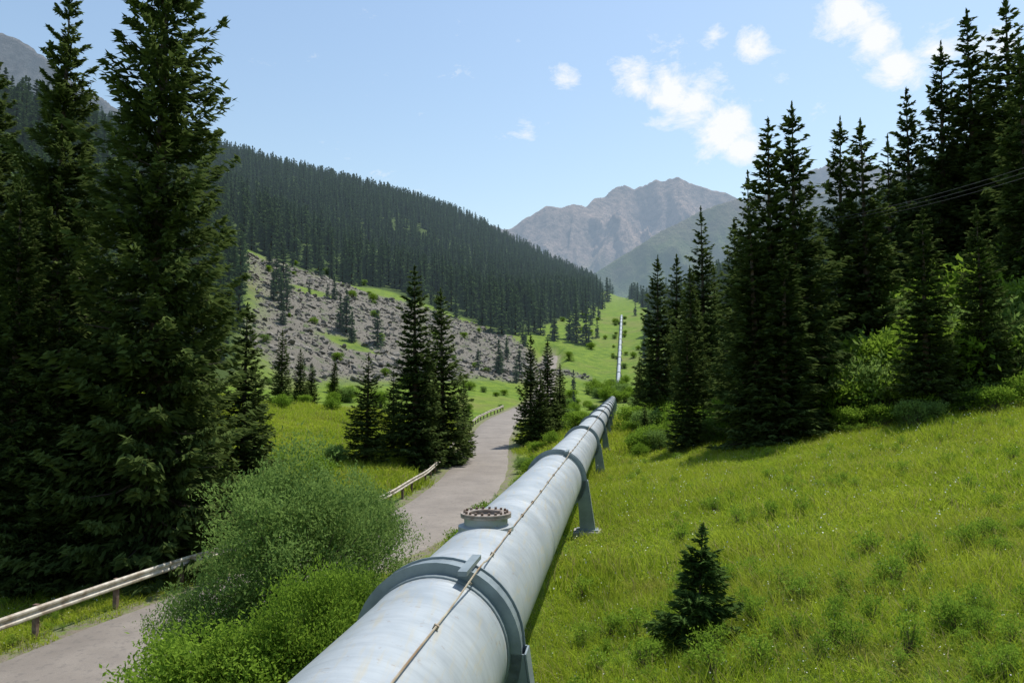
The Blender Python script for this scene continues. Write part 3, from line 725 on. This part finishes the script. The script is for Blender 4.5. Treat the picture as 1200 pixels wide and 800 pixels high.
mountain("rocky_mountain", cr([(-500,-30),(-200,0),(0,32),(25,48),(60,76),(110,106),(160,140),(240,190),(330,250),(450,320)], 2200), 2200, 900, -2900, -200, 500, 260, mm3, 140, 43, 260)

# ------------------------------------------------------------ power line
mw = simple_mat("wire_metal", (.05, .05, .05), (.09, .09, .09), 3, .5, 0)
mwood = simple_mat("pole_wood", (.10, .08, .06), (.18, .15, .12), 4, .9, .3)
ends = []
for (x, y, top) in ((18.6, 54., 11.), (27., 35., 10.8)):
    z0 = float(height(x, y)); pm = MB(); pm.tube([(x, y, z0-.3), (x, y, top+.6)], [.15, .10], 10, 0)
    cr_ = np.array([.9, .42, 0]); cr_ /= np.linalg.norm(cr_); pm.box((x, y, top), cr_*.9, np.array([-cr_[1], cr_[0], 0])*.05, U*.05, 0)
    ends.append([])
    for q in (-.8, 0, .8):
        p = np.array([x, y, top+.05])+cr_*q; pm.tube([p, p+U*.09, p+U*.18], [.03, .05, .03], 8, 1); ends[-1].append(p+U*.19)
    pm.obj("utility_pole", [mwood, mw])
wm = MB()
for p, q in zip(*ends):
    for sgn in (0, 1):
        a_, b_ = (p, q) if sgn == 0 else (q, q+(q-p)*1.3)
        wm.tube([a_+(b_-a_)*t-U*4*.55*t*(1-t) for t in np.linspace(0, 1, 24)], .011, 5, 0)
wm.obj("power_line", [mw])

# ------------------------------------------------------------ world
w = bpy.data.worlds.new("World"); scene.world = w; w.use_nodes = True; nt = w.node_tree; nt.nodes.clear()
out = nt.nodes.new("ShaderNodeOutputWorld"); bg = nt.nodes.new("ShaderNodeBackground"); bg.inputs[1].default_value = .15
sky = nt.nodes.new("ShaderNodeTexSky"); sky.sky_type = 'NISHITA'; sky.sun_disc = False
sv = Vector((.30, .33, .88)).normalized()
elev = math.asin(sv.z); azm = math.atan2(sv.x, sv.y)
sky.sun_elevation = elev; sky.sun_rotation = azm; sky.altitude = 500; sky.air_density = 1.6; sky.dust_density = 1.1; sky.ozone_density = 1.5
tc = nt.nodes.new("ShaderNodeTexCoord"); gen = tc.outputs["Generated"]
def dirv(u, v): return Vector(((u-600)/900, 1, (455-v)/900)).normalized()
cn = N(nt, "ShaderNodeTexNoise"); cn.inputs["Scale"].default_value = 16; cn.inputs["Detail"].default_value = 8; cn.inputs["Roughness"].default_value = .68; cn.inputs["Distortion"].default_value = .3
mpp = N(nt, "ShaderNodeMapping"); mpp.inputs["Scale"].default_value = (1, 1, 1.6); mpp.inputs["Rotation"].default_value = (0, .6, 0); nt.links.new(gen, mpp.inputs["Vector"]); nt.links.new(mpp.outputs[0], cn.inputs["Vector"])
tot = None
for (u, v, rad, wt) in [(790,100,.06,1.),(825,115,.06,1.),(850,145,.06,1.),(872,170,.04,.9),(750,92,.04,.9),(1000,5,.055,1.),(1035,38,.04,.9),(1065,68,.045,.85),(1105,42,.04,.8),(885,40,.035,.65),(845,32,.03,.6),(620,148,.035,.5),(662,82,.035,.5),(1185,45,.04,.5)]:
    dv = dirv(u, v); sb = N(nt, "ShaderNodeVectorMath", operation='DISTANCE'); nt.links.new(gen, sb.inputs[0]); sb.inputs[1].default_value = dv
    mr_ = N(nt, "ShaderNodeMapRange"); mr_.inputs[1].default_value = rad; mr_.inputs[2].default_value = rad*.1; mr_.inputs[3].default_value = 0; mr_.inputs[4].default_value = wt
    nt.links.new(sb.outputs["Value"], mr_.inputs[0])
    tot = mr_.outputs[0] if tot is None else math_n(nt, 'MAXIMUM', tot, mr_.outputs[0])
cf = math_n(nt, 'ADD', math_n(nt, 'MULTIPLY', tot, .42), cn.outputs["Fac"])
cf = ramp(nt, cf, [(.63, 0.), (.86, .95)])
col = mix(nt, cf, sky.outputs[0], (6.6, 6.7, 6.7))
nt.links.new(col, bg.inputs[0]); nt.links.new(bg.outputs[0], out.inputs[0])

sl = bpy.data.lights.new("sun", 'SUN'); sl.energy = 5.0; sl.angle = math.radians(.5); sl.color = (1, .955, .88)
so = link(bpy.data.objects.new("sun", sl)); so.rotation_euler = (-sv).to_track_quat('-Z', 'Y').to_euler()

# ------------------------------------------------------------ camera
cam = bpy.data.cameras.new("camera"); cam.lens = 27; cam.sensor_width = 36; cam.clip_end = 20000; cam.clip_start = .1
co = link(bpy.data.objects.new("camera", cam)); co.location = (0, 0, 0); co.rotation_euler = (math.radians(90+3.5), 0, 0)
scene.camera = co
scene.view_settings.view_transform = 'Standard'; scene.view_settings.look = 'None'; scene.view_settings.exposure = 0
